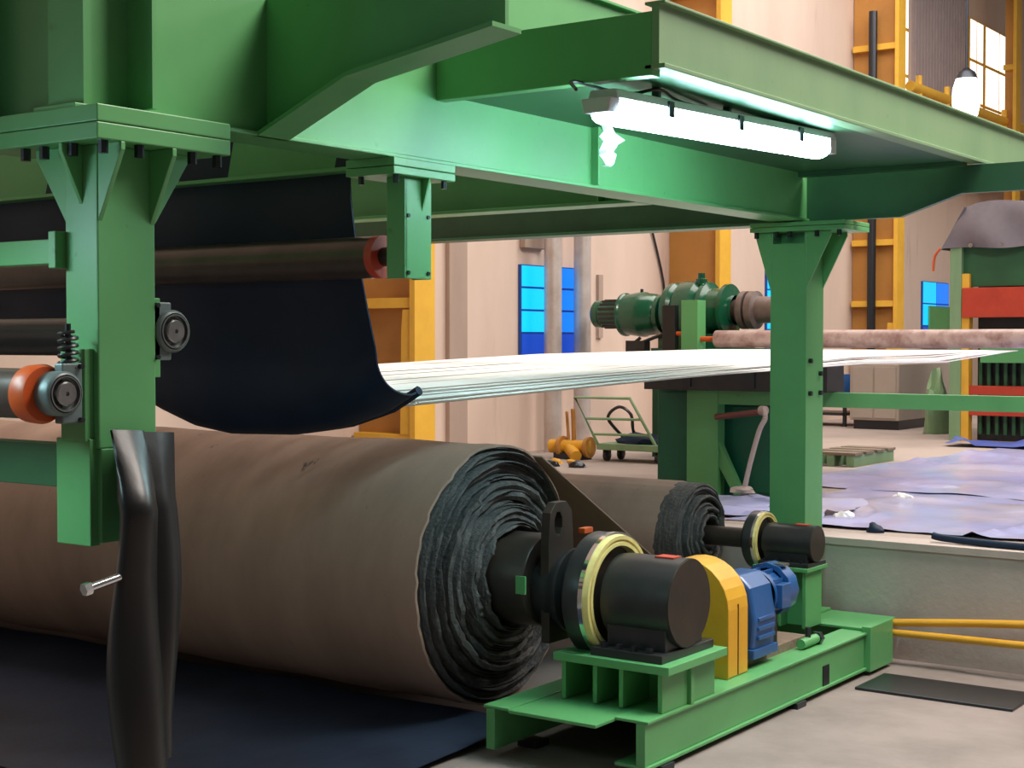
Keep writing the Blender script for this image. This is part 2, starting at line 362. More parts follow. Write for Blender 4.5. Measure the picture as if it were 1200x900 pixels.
def bearing(label, c, r, sgn, m):
    t = thing('flange_bearing', c, label, 'bearing', 'round roller bearings on the hanging post')
    c = Vector(c)
    hs = lathe('housing', m, t, c, (1,0,0), [(-0.08,0),(-0.08,r*1.02),(-0.01,r),(0.0,r*0.93),(0.004,r*0.86),(-0.012,r*0.80),(-0.012,r*0.66),(-0.03,r*0.62),(-0.03,0)], 36)
    lathe('bright_ring', STEEL, hs, c, (1,0,0), [(-0.012,r*0.72),(0.006,r*0.74),(0.006,r*0.80),(-0.012,r*0.82)], 36)
    lathe('shaft_end', STEEL, t, c, (1,0,0), [(-0.06,0),(-0.06,r*0.54),(0.006,r*0.54),(0.012,r*0.48),(0.012,r*0.1),(0.0,r*0.09),(0.0,0)], 28)
    box('foot', m, t, c.x-0.07, c.x-0.02, c.y+min(0, sgn*r*1.1), c.y+max(0, sgn*r*1.1), c.z-r*1.35, c.z+r*1.35, 0.006)
    bolts(t, BOLT, [(c.x-0.02, c.y+sgn*r*0.95, c.z-r*1.2), (c.x-0.02, c.y+sgn*r*0.95, c.z+r*1.2)], (1,0,0), 0.011, 0.02)
    return t
GREYG = mat('grey_green_cast', (0.17, 0.22, 0.22), 0.4, 0.2, (0.13, 0.17, 0.17), 8)
bearing('grey round bearing on the right side of the hanging post', (-4.79, 4.28, 2.492), 0.09, -1, GREYG)
bearing('grey round bearing left of the hanging post, beside the orange collar', (-4.80, 3.73, 2.245), 0.088, 1, GREYG)
ro = thing('guide_roller', (-6.8, 3.70, 2.243), 'brown guide roller with orange end collar, left of hanging post', 'roller')
lathe('shell', ROLLM, ro, (-9.0, 3.70, 2.243), (1,0,0), [(0,0),(0,.10),(4.06,.10),(4.06,0)], 40)
lathe('collar', ORNG, ro, (-4.965, 3.70, 2.243), (1,0,0), [(0,.09),(0,.114),(.06,.118),(.085,.108),(.085,.06),(.06,0)], 40)
cyl('journal', BLK, ro, (-4.90, 3.70, 2.243), (-4.87, 3.71, 2.245), 0.06)
ro = thing('guide_roller', (-6.9, 4.34, 2.47), 'black guide roller behind the hanging post', 'roller')
lathe('shell', FLAP, ro, (-9.0, 4.34, 2.47), (1,0,0), [(0,0),(0,.085),(3.9,.085),(3.9,0)], 32)
cyl('journal', BLK, ro, (-5.12, 4.33, 2.47), (-4.83, 4.285, 2.485), 0.04)
# spring adjuster on the post
sp = thing('tension_spring', (-4.9, 3.80, 2.36), 'dark coiled adjusting spring above the left bearing', 'spring')
tube('coil', BLK, sp, [(-4.86+0.035*math.cos(a*0.7), 3.79+0.035*math.sin(a*0.7), 2.345+a*0.0032) for a in range(0, 46)], 0.008, 6)
cyl('rod', BOLT, sp, (-4.86, 3.79, 2.33), (-4.86, 3.79, 2.52), 0.012, 10)

# ------------------------------------------------------------------ short hanger and its roller
hg = thing('short_hanger', (-4.9, 5.97, 2.77), 'short green hanger bracket under the girder carrying the upper roller', 'bracket')
box('face_plate', GRN, hg, -4.87, -4.85, 5.868, 6.08, 2.77, 3.285)
box('side_plate', GRN, hg, -4.97, -4.85, 5.862, 5.882, 2.77, 3.285)
box('side_plate', GRN, hg, -4.97, -4.87, 6.062, 6.08, 2.77, 3.285)
box('head_plate', GRN, hg, -5.12, -4.80, 5.72, 6.22, 3.285, 3.325)
box('head_plate', GRN, hg, -5.12, -4.80, 5.72, 6.22, 3.328, BZ)
prism('gusset', GRN, hg, [(-4.85, 3.285), (-4.80, 3.285), (-4.85, 3.12)], 'y', 6.00, 6.012, 0)
bolts(hg, BOLT, [(-4.85, 5.89, 3.09), (-4.85, 6.05, 3.09), (-4.85, 5.89, 2.80), (-4.85, 6.05, 2.80)], (1,0,0), 0.011, 0.008)
bolts(hg, BOLT, [(-4.83, 5.77, 3.285), (-4.83, 6.16, 3.285), (-5.05, 5.76, 3.285)], (0,0,-1), 0.016, 0.04)
ro = thing('upper_roller', (-7, 6.05, 2.895), 'long brown upper roller in front of the black curtain', 'roller')
lathe('shell', ROLLM, ro, (-9.4, 6.0, 2.893), (1,0,0), [(0,0),(0,.111),(4.25,.111),(4.25,0)], 40)
lathe('end_collar', RED, ro, (-5.15, 6.0, 2.893), (1,0,0), [(0,.06),(0,.113),(.05,.113),(.05,.05)], 40)
cyl('journal', BLK, ro, (-5.12, 6.0, 2.893), (-4.96, 5.97, 2.893), 0.05)

# ------------------------------------------------------------------ black curtain sheet
ZB = [(-9.6, 2.62), (-8.4, 2.36), (-7.9, 2.16), (-7.5, 2.0), (-7.2, 1.91), (-6.9, 1.87), (-6.4, 1.88), (-6.0, 1.935), (-5.7, 2.03), (-5.5, 2.14)]
def curt(u, v):
    x = lerp(-9.6, -5.5, u)
    zb = interp(ZB, x)
    # drop part then backward curl at the bottom
    if v < 0.62:
        t = v/0.62; z = lerp(3.62, max(2.30, zb+0.25), t)
        y = 6.18 + 0.24*max(0, (3.3-z))**1.5/1.0
    else:
        t = (v-0.62)/0.38; z0 = max(2.30, zb+0.25)
        y0 = 6.18 + 0.24*max(0, (3.3-z0))**1.5
        z = zb + (z0-zb)*(1-math.sin(t*PI/2*1.12))**1.0 if t < 0.9 else zb + (z0-zb)*(1-math.sin(t*PI/2*1.12)) + (t-0.9)*0.18
        y = y0 + (0.30+0.10*u**6)*(1-math.cos(t*PI/2))
    y += 0.012*math.sin(x*5+v*3)
    return (x + 0.02*math.sin(v*4), y, z)
c = grid('rubber_curtain', RUB, None, curt, 70, 46, 0.012)
tube('rolled_hem', RUB, c, [curt(i/24*.56+.44, 1.0) for i in range(25)], .03, 8)
tag(c, 'large black rubber sheet hanging behind the upper roller, curling at its lower edge', 'rubber sheet')

# ------------------------------------------------------------------ black flap on the post
FX = [(0.0, -4.66, 3.84), (0.15, -4.60, 3.82), (0.35, -4.555, 3.90), (0.52, -4.60, 3.985), (0.62, -4.66, 4.0), (0.8, -4.64, 4.09), (1.0, -4.70, 4.19)]
FXS = smoothpath([(a, b, c) for a, b, c in FX], 5)
def flapf(u, v):
    z = 2.10 - v*1.35 - 0.03*u*(1-v)
    pq = FXS[min(len(FXS)-1, int(round(u*(len(FXS)-1))))]; x = pq.y; y = pq.z
    s = 0.15+0.85*min(1, v/0.22)                      # flatter at the nailed top
    x = lerp(-4.775, x, s)
    y += (0.055+0.045*(1-u))*(1-min(1, v/0.2))
    y += (0.02*math.sin(v*6) + 0.05*v*math.sin(u*PI) + 0.01*v)
    x += 0.025*math.sin(v*7+u*4)*s
    return (x, y, z)
fl = thing('rubber_flap', (-4.66, 4.0, 0.75), 'glossy black folded rubber strip hanging down the front post', 'rubber strip')
grid('strip', FLAP, fl, flapf, 30, 30, 0.014)
cl = cyl('clamp_bolt', CHROME, fl, (-4.64, 3.70, 1.50), (-4.62, 3.87, 1.535), 0.016, 10)
lathe('clamp_head', CHROME, fl, (-4.645, 3.685, 1.497), (0.1,1,.2), [(0,0),(0,.026),(.03,.026),(.03,0)], 6)
bolts(fl, BOLT, [(-4.775, 4.0, 2.03)], (1,0,0), 0.015, 0.02)

# ------------------------------------------------------------------ big roll
RY, RZ = 7.72, 0.955
R0 = 0.835
br = thing('belt_roll', (-8, RY, RZ-R0), 'large brown cloth-wrapped belt roll with ragged black layered end', 'roll')
def rj(k, a): return 0.03*noise.noise(Vector((math.cos(a)*2, math.sin(a)*2, k*3.1)))+0.02*noise.noise(Vector((math.cos(a)*9, math.sin(a)*9, k)))
prof = [(0, 0.3)] + [(t*0.25, R0+0.006*math.sin(t*1.3)) for t in range(0, 24)] + [(5.85, R0), (5.975, R0-0.003), (5.98, R0-0.018), (5.75, R0-0.02)]
lathe('cloth_wrap', CLOTH, br, (-11.6, RY, RZ), (1,0,0), prof, 96, lambda k, a: rj(0, a) if k >= len(prof)-3 else 0)
nl = 18
_w = [random.choice((.5, .7, 1, 1.5, 2.0)) for _ in range(nl)]
LR = [sum(_w[:i])/sum(_w) for i in range(nl+1)]
for i in range(nl):
    ro_ = lerp(R0-0.014, 0.315, LR[i]); ri_ = lerp(R0-0.014, 0.315, LR[i+1])
    xe = -5.61 + 0.15*LR[i] + random.uniform(-0.028, 0.028)
    def lj(k, a, i=i): return (0.04*noise.noise(Vector((math.cos(a)*2.2+i*7, math.sin(a)*2.2, i)))+0.02*noise.noise(Vector((math.cos(a)*14+i, math.sin(a)*14, i*2)))) if k in (1, 2, 3) else 0
    lathe('belt_layer', LAYER, br, (xe, RY, RZ), (1,0,0), [(-0.25, ro_), (-0.012, ro_+random.uniform(-.002,.003)), (0.0, (ro_+ri_)/2), (-0.02, ri_+0.004), (-0.25, ri_+0.003)], 88, lj)
lathe('core', CORE, br, (-5.8, RY, RZ), (1,0,0), [(0, .318), (.24, .318), (.25, .29), (.56, .29), (.575, .28), (.575, 0)], 64)
box('green_mark', GRN, br, -5.27, -5.20, RY-0.295, RY-0.28, RZ-0.05, RZ+0.06, 0)
# web running from the big roll to the small roll
FY, FZ = 10.25, 0.955; FR = 0.405
def webf(u, v):
    x = lerp(-11.4, -5.56, u)
    y = lerp(8.134, 10.05, v); z = lerp(1.690, 0.597, v)
    return (x, y, z)
w = grid('cloth_web', CLOTH, None, webf, 10, 16, 0.01)
tag(w, 'brown cloth web stretched between the big roll and the small far roll', 'cloth web')

def ringed_bearing(p, label, S_, cx, cy, cz, L, rr, rh, mount_z):
    t = thing('shaft_bearing', (cx, cy, mount_z), label, 'bearing', 'black shaft bearings with yellow rings')
    # cx: ring plane, housing goes to +x
    wh_ = lathe('wheel', BLK, t, (cx-0.17*S_, cy, cz), (1,0,0), [(0,0),(0,rr*.9),(.03*S_,rr),(.12*S_,rr),(.15*S_,rr*.97)], 56)
    lathe('chrome_rim', CHROME, wh_, (cx-0.03*S_, cy, cz), (1,0,0), [(0,rr*.96),(0,rr*1.015),(.03*S_,rr*1.015),(.03*S_,rr*.93)], 56)
    lathe('yellow_ring', CREAM, wh_, (cx, cy, cz), (1,0,0), [(-.02,rr*.8),(0,rr*.98),(.03*S_,rr*.96),(.03*S_,rr*.90),(.012*S_,rr*.885),(.012*S_,rr*.87),(.03*S_,rr*.86),(.03*S_,rr*.80),(-.03*S_,rr*.78)], 56)
    lathe('flange', CORE, t, (cx+.03*S_, cy, cz), (1,0,0), [(-.06*S_,rr*.80),(-.05*S_,rr*.79),(-.04*S_,0)], 40)
    ho_ = lathe('housing', BLK, t, (cx+.05*S_, cy, cz), (1,0,0), [(0,rh*.98),(.06*S_,rh),(L-.05*S_,rh),(L-.05*S_,rh*.99),(L-.05*S_,0)], 56)
    lathe('end_cover', CORE, ho_, (cx+L, cy, cz), (1,0,0), [(-.01,rh*.985),(.006,rh*.98),(.006,0)], 56)
    box('red_mark', RED, ho_, cx+L*.60, cx+L*.85, cy-0.05*S_, cy+0.05*S_, cz+rh-0.008, cz+rh+0.004, 0)
    box('base_plate', BLK, t, cx+0.02, cx+L, cy-rh*1.2, cy+rh*1.2, mount_z, mount_z+0.05*S_)
    box('saddle', BLK, t, cx+0.08*S_, cx+L-0.03, cy-rh*0.85, cy+rh*0.85, mount_z+0.04*S_, cz-rh*0.3)
    n = 4
    bolts(t, BOLT, [(cx+0.1*S_+i*(L-0.2*S_)/(n-1), cy-rh*1.08, mount_z+0.05*S_) for i in range(n)], (0,0,1), 0.022*S_, 0.03*S_)
    return t
CZ = 0.912
ringed_bearing(None, 'big black shaft bearing with yellow ring holding the large roll', 1.0, -4.735, RY, CZ, 0.505, 0.375, 0.262, 0.60)
# chuck lever plate
cp = thing('chuck_arm', (-5.13, RY, 0.55), 'dark steel lever plate with a slot between roll core and yellow ring', 'lever')
bm = bmesh.new()
yc = RY-0.06
outer = [(yc-.13, .60), (yc+.13, .60), (yc+.14, 1.20), (yc+.12, 1.40), (yc+.06, 1.46), (yc-.06, 1.46), (yc-.12, 1.40), (yc-.14, 1.20)]
inner = [(yc-.03+.045*math.cos(a), 1.33+.075*math.sin(a)) for a in [2*PI*i/8 - PI/2 - PI/8 for i in range(8)]]
# plate with hole: bridge the loops
def loopverts(pts, x): return [bm.verts.new((x, p[0], p[1])) for p in pts]
of, ob, jf, jb = loopverts(outer, -5.09), loopverts(outer, -5.15), loopverts(inner, -5.09), loopverts(inner, -5.15)
for i in range(8):
    j = (i+1) % 8
    bm.faces.new((of[i], of[j], ob[j], ob[i])); bm.faces.new((jf[i], jf[j], jb[j], jb[i]))
    bm.faces.new((of[i], of[j], jf[j], jf[i])); bm.faces.new((ob[i], ob[j], jb[j], jb[i]))
obj('plate', bm, CORE, cp, bevel=0.004)
lathe('shaft', BLK, cp, (-5.24, RY, CZ), (1,0,0), [(0,0),(0,.2),(.12,.23),(.16,.23),(.2,.26),(.23,.26),(.23,0)], 40)
box('jaw', ORNG, cp, -5.11, -5.06, RY+0.16, RY+0.26, 1.24, 1.275)

# ------------------------------------------------------------------ base frame
fr = thing('base_frame', (-4.6, 9, 0), 'green welded steel base frame on the pit floor carrying bearings and motor', 'frame')
box('side_beam', GRN, fr, -4.28, -4.22, 7.2, 10.72, 0.06, 0.30)
box('side_flange', GRN, fr, -4.42, -4.20, 7.2, 10.72, 0.30, 0.318)
box('side_flange', GRN, fr, -4.42, -4.20, 7.2, 10.72, 0.04, 0.06)
box('side_beam', GRN, fr, -5.18, -5.12, 7.0, 10.95, 0.06, 0.30)
box('side_flange', GRN, fr, -5.20, -5.02, 7.0, 10.95, 0.30, 0.318)
box('end_beam', GRN, fr, -5.2, -4.2, 10.55, 10.62, 0.06, 0.32)
box('end_plate', GRN, fr, -5.2, -4.22, 10.40, 10.98, 0.32, 0.34)
box('corner_plate', GRN, fr, -4.24, -4.17, 10.36, 10.80, 0.03, 0.36)
box('deck', GRN, fr, -5.02, -4.42, 7.0, 8.95, 0.29, 0.31)
box('motor_bed', WOOD, fr, -4.9, -4.40, 8.74, 9.75, 0.30, 0.38)
box('cross_channel', GRN, fr, -5.12, -4.42, 9.75, 9.83, 0.06, 0.30)
box('notch', BOLT, fr, -4.222, -4.212, 9.62, 9.72, 0.05, 0.2, 0)
for x, y in ((-4.25, 7.4), (-4.25, 9.2), (-5.12, 7.4), (-5.12, 10.6)):
    box('foot', BOLT, fr, x-0.07, x+0.07, y-0.07, y+0.07, 0.0, 0.04)
# big bearing pedestal
pd = thing('bearing_pedestal', (-4.6, RY, 0.31), 'green pedestal with ribs under the big black bearing', 'pedestal')
box('top_plate', GRN, pd, -4.95, -4.16, RY-0.36, RY+0.36, 0.55, 0.60)
for x in (-4.90, -4.68, -4.50, -4.24): box('rib', GRN, pd, x-0.015, x+0.015, RY-0.32, RY+0.32, 0.318, 0.55)
box('back_plate', GRN, pd, -4.9, -4.2, RY-0.02, RY+0.02, 0.318, 0.55)

# guard
gd = thing('chain_guard', (-4.6, 8.55, 0.318), 'yellow arched chain guard behind the big black bearing', 'guard')
def arch(r_, zt, x0, x1):
    xc = (x0+x1)/2; R_ = (x1-x0)/2; pts = [(x0, 0.318)]
    for i in range(0, 15):
        a = PI - PI*i/14; pts.append((xc+R_*math.cos(a), zt-R_+R_*math.sin(a)))
    pts.append((x1, 0.318)); return pts
prism('casing', YEL, gd, arch(0, 1.055, -4.93, -4.32), 'y', 8.40, 8.68, 0.012)
prism('front_rim', YEL, gd, arch(0, 1.06, -4.935, -4.315), 'y', 8.392, 8.40, 0.003)
box('seam', BOLT, gd, -4.321, -4.316, 8.53, 8.538, 0.33, 0.78, 0)
# gear motor
gm = thing('gear_motor', (-4.5, 9.2, 0.318), 'blue gear motor on the base frame behind the yellow guard', 'motor')
gb_ = prism('gearbox', BLUE, gm, [(-4.68, .43), (-4.34, .43), (-4.32, .62), (-4.36, .84), (-4.44, .92), (-4.60, .92), (-4.66, .84), (-4.70, .62)], 'y', 8.78, 9.10, 0.02)
box('gearbox_foot', BLUE, gm, -4.72, -4.32, 8.76, 9.12, .38, .44)
for z in (.50, .56, .62): box('cooling_rib', BLUE, gb_, -4.335, -4.31, 8.82, 9.06, z, z+.025)
lathe('output_hub', BOLT, gm, (-4.5, 8.78, .74), (0,-1,0), [(0,.1),(.05,.1),(.05,.05),(.13,.05),(.13,0)], 24)
mb_ = lathe('motor_body', BLUE, gm, (-4.5, 9.10, .74), (0,1,0), [(0,.17),(.04,.17),(.05,.14),(.24,.14),(.24,0)], 32)
for i in range(10):
    a = 2*PI*i/10; c_ = Vector((-4.5+.15*math.cos(a), 0, .74+.15*math.sin(a)))
    box('cooling_fin', BLUE, mb_, c_.x-.008, c_.x+.008, 9.16, 9.30, c_.z-.016, c_.z+.016, 0)
lathe('fan_cowl', BLUE, gm, (-4.5, 9.31, .75), (0,1,0), [(0,.15),(0,.185),(.13,.185),(.17,.14),(.17,0)], 12)
box('terminal_box', BLUE, gm, -4.36, -4.30, 9.14, 9.28, .66, .82)
box('nameplate', STEEL, gm, -4.46, -4.38, 9.33, 9.42, .915, .93, 0)
box('motor_foot', BLK, gm, -4.56, -4.42, 9.2, 9.32, .38, .62)
ft = thing('pipe_fitting', (-4.33, 9.6, .318), 'small green valve fitting beside the blue motor', 'fitting')
cyl('body', GRN, ft, (-4.33, 9.5, .36), (-4.33, 9.75, .36), .035, 12); cyl('stem', BOLT, ft, (-4.33, 9.62, .36), (-4.33, 9.62, .46), .02, 10)
cyl('nut', BOLT, ft, (-4.33, 9.75, .36), (-4.33, 9.80, .36), .048, 6)

# ------------------------------------------------------------------ small far roll
sr = thing('small_belt_roll', (-8, FY, FZ-FR), 'smaller brown cloth roll with black end, behind the large roll', 'roll')
lathe('cloth_wrap', CLOTH, sr, (-11.5, FY, FZ), (1,0,0), [(0,.1),(0,FR),(5.80,FR),(5.82,FR-.012),(5.6,FR-.015)], 72, lambda k, a: rj(4, a)*1.5 if k in (2,3) else 0)
for i in range(9):
    ro_ = lerp(FR-.008, .13, i/9); ri_ = lerp(FR-.008, .13, (i+1)/9)
    def lj(k, a, i=i): return 0.02*noise.noise(Vector((math.cos(a)*3+i*5, math.sin(a)*3, i+9))) if k in (1,2,3) else 0
    lathe('belt_layer', LAYER, sr, (-5.52+0.12*i/9+random.uniform(-.03,.03), FY, FZ), (1,0,0), [(-.28,ro_),(-.01,ro_),(0,(ro_+ri_)/2),(-.01,ri_),(-.2,ri_)], 64, lj)
cyl('shaft', CORE, sr, (-5.7, FY, FZ), (-5.05, FY, FZ), 0.075, 24)
ringed_bearing(None, 'small black shaft bearing with yellow ring at the far post', 0.62, -4.965, FY, FZ, 0.42, 0.215, 0.135, 0.79)
pd = thing('bearing_pedestal', (-4.75, FY, 0.34), 'tall narrow green pedestal under the small far bearing', 'pedestal')
box('top_plate', GRN, pd, -4.98, -4.54, FY-.18, FY+.18, .76, .79)
box('web', GRN, pd, -4.95, -4.58, FY-.012, FY+.012, .34, .76)
box('flange', GRN, pd, -4.60, -4.57, FY-.14, FY+.14, .34, .76); box('flange', GRN, pd, -4.96, -4.93, FY-.14, FY+.14, .34, .76)
box('flange', GRN, pd, -4.79, -4.77, FY-.14, FY-.02, .34, .76)

# ------------------------------------------------------------------ far post
po = thing('support_post', (-4.95, 10.76, 0.34), 'tall green H-section post standing at the far end of the frame', 'post')
box('flange', GRN, po, -5.10, -5.08, 10.60, 10.92, .36, 3.29); box('flange', GRN, po, -4.82, -4.80, 10.60, 10.92, .36, 3.29)
box('web', GRN, po, -5.08, -4.82, 10.75, 10.77, .36, 3.29, 0)
box('cover_plate', GRN, po, -5.085, -4.815, 10.60, 10.61, .36, 3.20, 0)
box('base_plate', GRN, po, -5.14, -4.74, 10.56, 10.96, .34, .362)
box('head_plate', GRN, po, -5.24, -4.46, 10.52, 11.0, 3.29, 3.325); box('head_plate', GRN, po, -5.24, -4.46, 10.52, 11.0, 3.328, BZ-0.01)
prism('gusset', GRN, po, [(-5.10, 3.29), (-5.23, 3.29), (-5.23, 3.26), (-5.10, 2.84)], 'y', 10.60, 10.615)
prism('gusset', GRN, po, [(-4.80, 3.29), (-4.60, 3.29), (-4.60, 3.26), (-4.80, 2.86)], 'y', 10.60, 10.615)
prism('gusset', GRN, po, [(-5.10, 3.29), (-5.23, 3.29), (-5.23, 3.26), (-5.10, 2.84)], 'y', 10.90, 10.915)
prism('gusset', GRN, po, [(-4.80, 3.29), (-4.60, 3.29), (-4.60, 3.26), (-4.80, 2.86)], 'y', 10.90, 10.915)
bolts(po, BOLT, [(-5.2, 10.56, 3.29), (-5.03, 10.56, 3.29), (-4.92, 10.56, 3.29), (-4.70, 10.56, 3.29), (-4.52, 10.56, 3.29)], (0,0,-1), .02, .045)
bolts(po, BOLT, [(-4.80, 10.66, 2.05), (-4.80, 10.66, 2.3), (-4.80, 10.85, 2.05), (-4.80, 10.85, 2.2)], (1,0,0), .02, .025)

# ------------------------------------------------------------------ fluorescent lamp
def fluo(label, a, b, w, energy, z_hang, group):
    a = Vector(a); b = Vector(b); t = thing('fluorescent_lamp', (a+b)/2, label, 'lamp', group)
    d = (b-a).normalized(); L = (b-a).length
    def along(name, m, prof, l0, l1):
        bm = bmesh.new(); A = []; B = []
        for (x, z) in prof:
            A.append(bm.verts.new(a + d*l0 + Vector((x, 0, z)))); B.append(bm.verts.new(a + d*l1 + Vector((x, 0, z))))
        n = len(prof)
        for i in range(n): bm.faces.new((A[i], A[(i+1)%n], B[(i+1)%n], B[i]))
        bm.faces.new(A); bm.faces.new(B[::-1]); return obj(name, bm, m, t, bevel=0.006)
    along('housing', LAMPB, [(-w*.5, .02), (w*.5, .02), (w*.42, .065), (-w*.42, .065)], 0, L)
    dif = [(-w*.48, .018)] + [(w*.5*math.cos(PI+PI*i/8), -.045+.055*math.sin(PI+PI*i/8)) for i in range(0, 9)] + [(w*.48, .018)]
    along('diffuser', TUBE, dif, 0.03, L-0.09)
    along('end_cap', LAMPB, [(-w*.5, .02), (-w*.5, -.07), (w*.5, -.07), (w*.5, .02)], L-0.09, L)
    along('end_cap', LAMPB, [(-w*.5, .02), (-w*.4, -.05), (w*.4, -.05), (w*.5, .02)], -0.06, 0.03)
    for f_ in (0.2, 0.5, 0.8):
        p = a + d*L*f_
        for s_ in (-1, 1):
            box('clip', BOLT, t, p.x+s_*w*.5-.006, p.x+s_*w*.5+.006, p.y-.025, p.y+.025, p.z-.03, p.z+.05, 0)
        box('hanger_strap', BOLT, t, p.x-.02, p.x+.02, p.y-.012, p.y+.012, p.z+.06, z_hang, 0)
    l = bpy.data.lights.new('tube_light', 'AREA'); o = bpy.data.objects.new('tube_light', l); COL.objects.link(o)
    l.shape = 'RECTANGLE'; l.size = w; l.size_y = L*.9; l.energy = energy; l.color = (0.62, 0.95, 0.95)
    o.location = (a+b)/2 + Vector((0, 0, -.12)); o.rotation_euler = (0, 0, 0)
    return t
LG = 'fluorescent lamps on the steelwork'
lamp = fluo('bright white fluorescent lamp hanging under the walkway deck', (-3.82, 6.1, 3.59), (-3.82, 8.68, 3.672), 0.17, 18, 3.735, None)
fluo('fluorescent lamp under the front cross beam, left of the hanging post', (-5.7, 1.9, 3.05), (-5.7, 3.3, 3.05), 0.17, 25, 3.3, None)
la = box('support_bracket', GRN, None, -5.74, -5.66, 1.8, 4.0, 3.3, 3.38); tag(la, 'green arm under the front cross beam holding the left fluorescent lamp', 'bracket')
cbw = tube('lamp_cable', BLK, None, [(-3.84, 5.9, 3.63), (-3.95, 6.05, 3.70), (-3.88, 6.4, 3.68), (-3.80, 6.6, 3.72), (-3.86, 6.9, 3.71), (-3.9, 7.3, 3.72)], 0.009, 6, 5)
tag(cbw, 'black cable looping above the fluorescent lamp', 'cable')
rnd = random.Random(3)
bm = bmesh.new()
rows = []
for i in range(9):
    z = 3.70-0.26*i/8; wd = [0.02, .05, .09, .12, .10, .09, .10, .06, .015][i]
    rows.append([bm.verts.new((-4.5+rnd.uniform(-.03,.03), 7.24+(j/4-.5)*2*wd*.85+rnd.uniform(-.015,.015)+(.03 if 2 < i < 6 else 0), z+rnd.uniform(-.012,.012))) for j in range(5)])
for i in range(8):
    for j in range(4): bm.faces.new((rows[i][j], rows[i+1][j], rows[i+1][j+1], rows[i][j+1]))
o = obj('plastic_scrap', bm, PAPER, None); s_ = o.modifiers.new('solid', 'SOLIDIFY'); s_.thickness = 0.004
tag(o, 'crumpled white plastic scrap dangling from the deck near the lamp', 'plastic scrap')
tag(cyl('hanging_thread', BOLT, None, (-4.5, 7.23, 3.69), (-4.5, 7.23, 3.74), 0.004, 6), 'short thread holding the white plastic scrap', 'thread')

# ------------------------------------------------------------------ cord sheet and measuring pipe
rnd = random.Random(5)
bm = bmesh.new()
def cord(bm, x0, x1, dz0, dz1, r):
    atube(bm, [(x0, 6.95, 2.11+dz0), (lerp(x0,x1,.3), 9.9, 2.20+dz0*.7), (lerp(x0,x1,.6), 13.2, 2.30+dz1), (lerp(x0,x1,.8), 15.1, 2.315+dz1*1.4), (x1, 17.1, 2.345)], r, 4)
N = 150
for i in range(N):
    f_ = i/(N-1); x0 = lerp(-9.3, -5.68, f_); x1 = lerp(-8.95, -5.42, f_)
    cord(bm, x0, x1, rnd.uniform(-.035, .025), rnd.uniform(-.004, .008), 0.0075)
o = obj('cord_sheet', bm, CORD); tag(o, 'dense white sheet of parallel cords running back to the pale pipe', 'cords', kind='stuff')
for i in range(9):
    bm = bmesh.new(); x0 = -5.80+i*0.019
    cord(bm, x0, -5.40+i*.03, -0.012-rnd.uniform(0, .04), -rnd.uniform(0, .06), 0.006)
    tag(obj('loose_cord', bm, CORD), 'single slack white cord at the near edge of the cord sheet', 'cord', 'slack cords at the near edge of the sheet')
pp = thing('cross_pipe', (-7, 17.1, 2.48), 'long pale rusty pipe roller lying above the far end of the cords', 'pipe roller')
lathe('shell', PIPE, pp, (-8.98, 17.1, 2.48), (1,0,0), [(0,0),(0,.11),(5.2,.11),(5.2,0)], 32)
cyl('journal', ORNG, pp, (-9.36, 17.1, 2.48), (-8.98, 17.1, 2.48), 0.035, 14)

# comb bar, green stand, rail
st = thing('cord_stand', (-6.5, 13.3, GZ), 'light green frame with long crossbar under the cords', 'frame')
box('post', GRN, st, -7.29, -6.94, 13.25, 13.4, GZ, 1.96)
box('crossbar', GRN, st, -6.94, -2.6, 13.26, 13.36, 1.825, 1.965)
prism('brace', GRN, st, [(-6.94, 1.45), (-6.94, 1.2), (-6.76, GZ), (-6.66, GZ)], 'y', 13.28, 13.36)
box('post', GRN, st, -2.95, -2.6, 13.25, 13.4, GZ, 1.825)
cb = box('comb_bar', BLK, None, -7.7, -5.72, 13.1, 13.5, 1.966, 2.275); tag(cb, 'black bar under the white cords on the green frame', 'bar')
for x in (-7.2, -6.5, -5.9): box('comb_clip', BOLT, cb, x-.04, x+.04, 13.08, 13.1, 2.0, 2.16, 0)
tp = thing('teal_cabinet', (-7.2, 13.9, GZ), 'dark teal steel cabinet behind the light green frame', 'cabinet')
box('body', TEAL, tp, -7.75, -6.32, 13.46, 14.0, GZ, 1.96, 0.01)
box('door_panel', TEAL, tp, -7.70, -7.32, 13.445, 13.46, GZ+.05, 1.93)
box('door_panel', TEAL, tp, -6.88, -6.4, 13.445, 13.46, GZ+.05, 1.80)
ar = thing('swing_arm', (-6.6, 13.1, 1.72), 'maroon pipe arm sticking out from the light green frame', 'arm')
cyl('pipe', MAROON, ar, (-6.95, 13.24, 1.70), (-6.33, 12.98, 1.775), 0.03, 12); cyl('cap', PIPE, ar, (-6.34, 12.98, 1.79), (-6.28, 12.96, 1.79), 0.045, 12)
tag(tube('rope', ROPE, None, [(-6.30, 12.95, 1.82), (-6.27, 12.93, 1.72), (-6.33, 12.93, 1.60), (-6.42, 12.93, 1.30), (-6.48, 12.93, 1.05), (-6.50, 12.95, .97)], 0.026, 8, 5), 'dirty white rope hanging from the maroon arm', 'rope')
for i, (x, y) in enumerate(((-6.62, 12.9), (-6.5, 12.8), (-6.42, 12.95))):
    pass
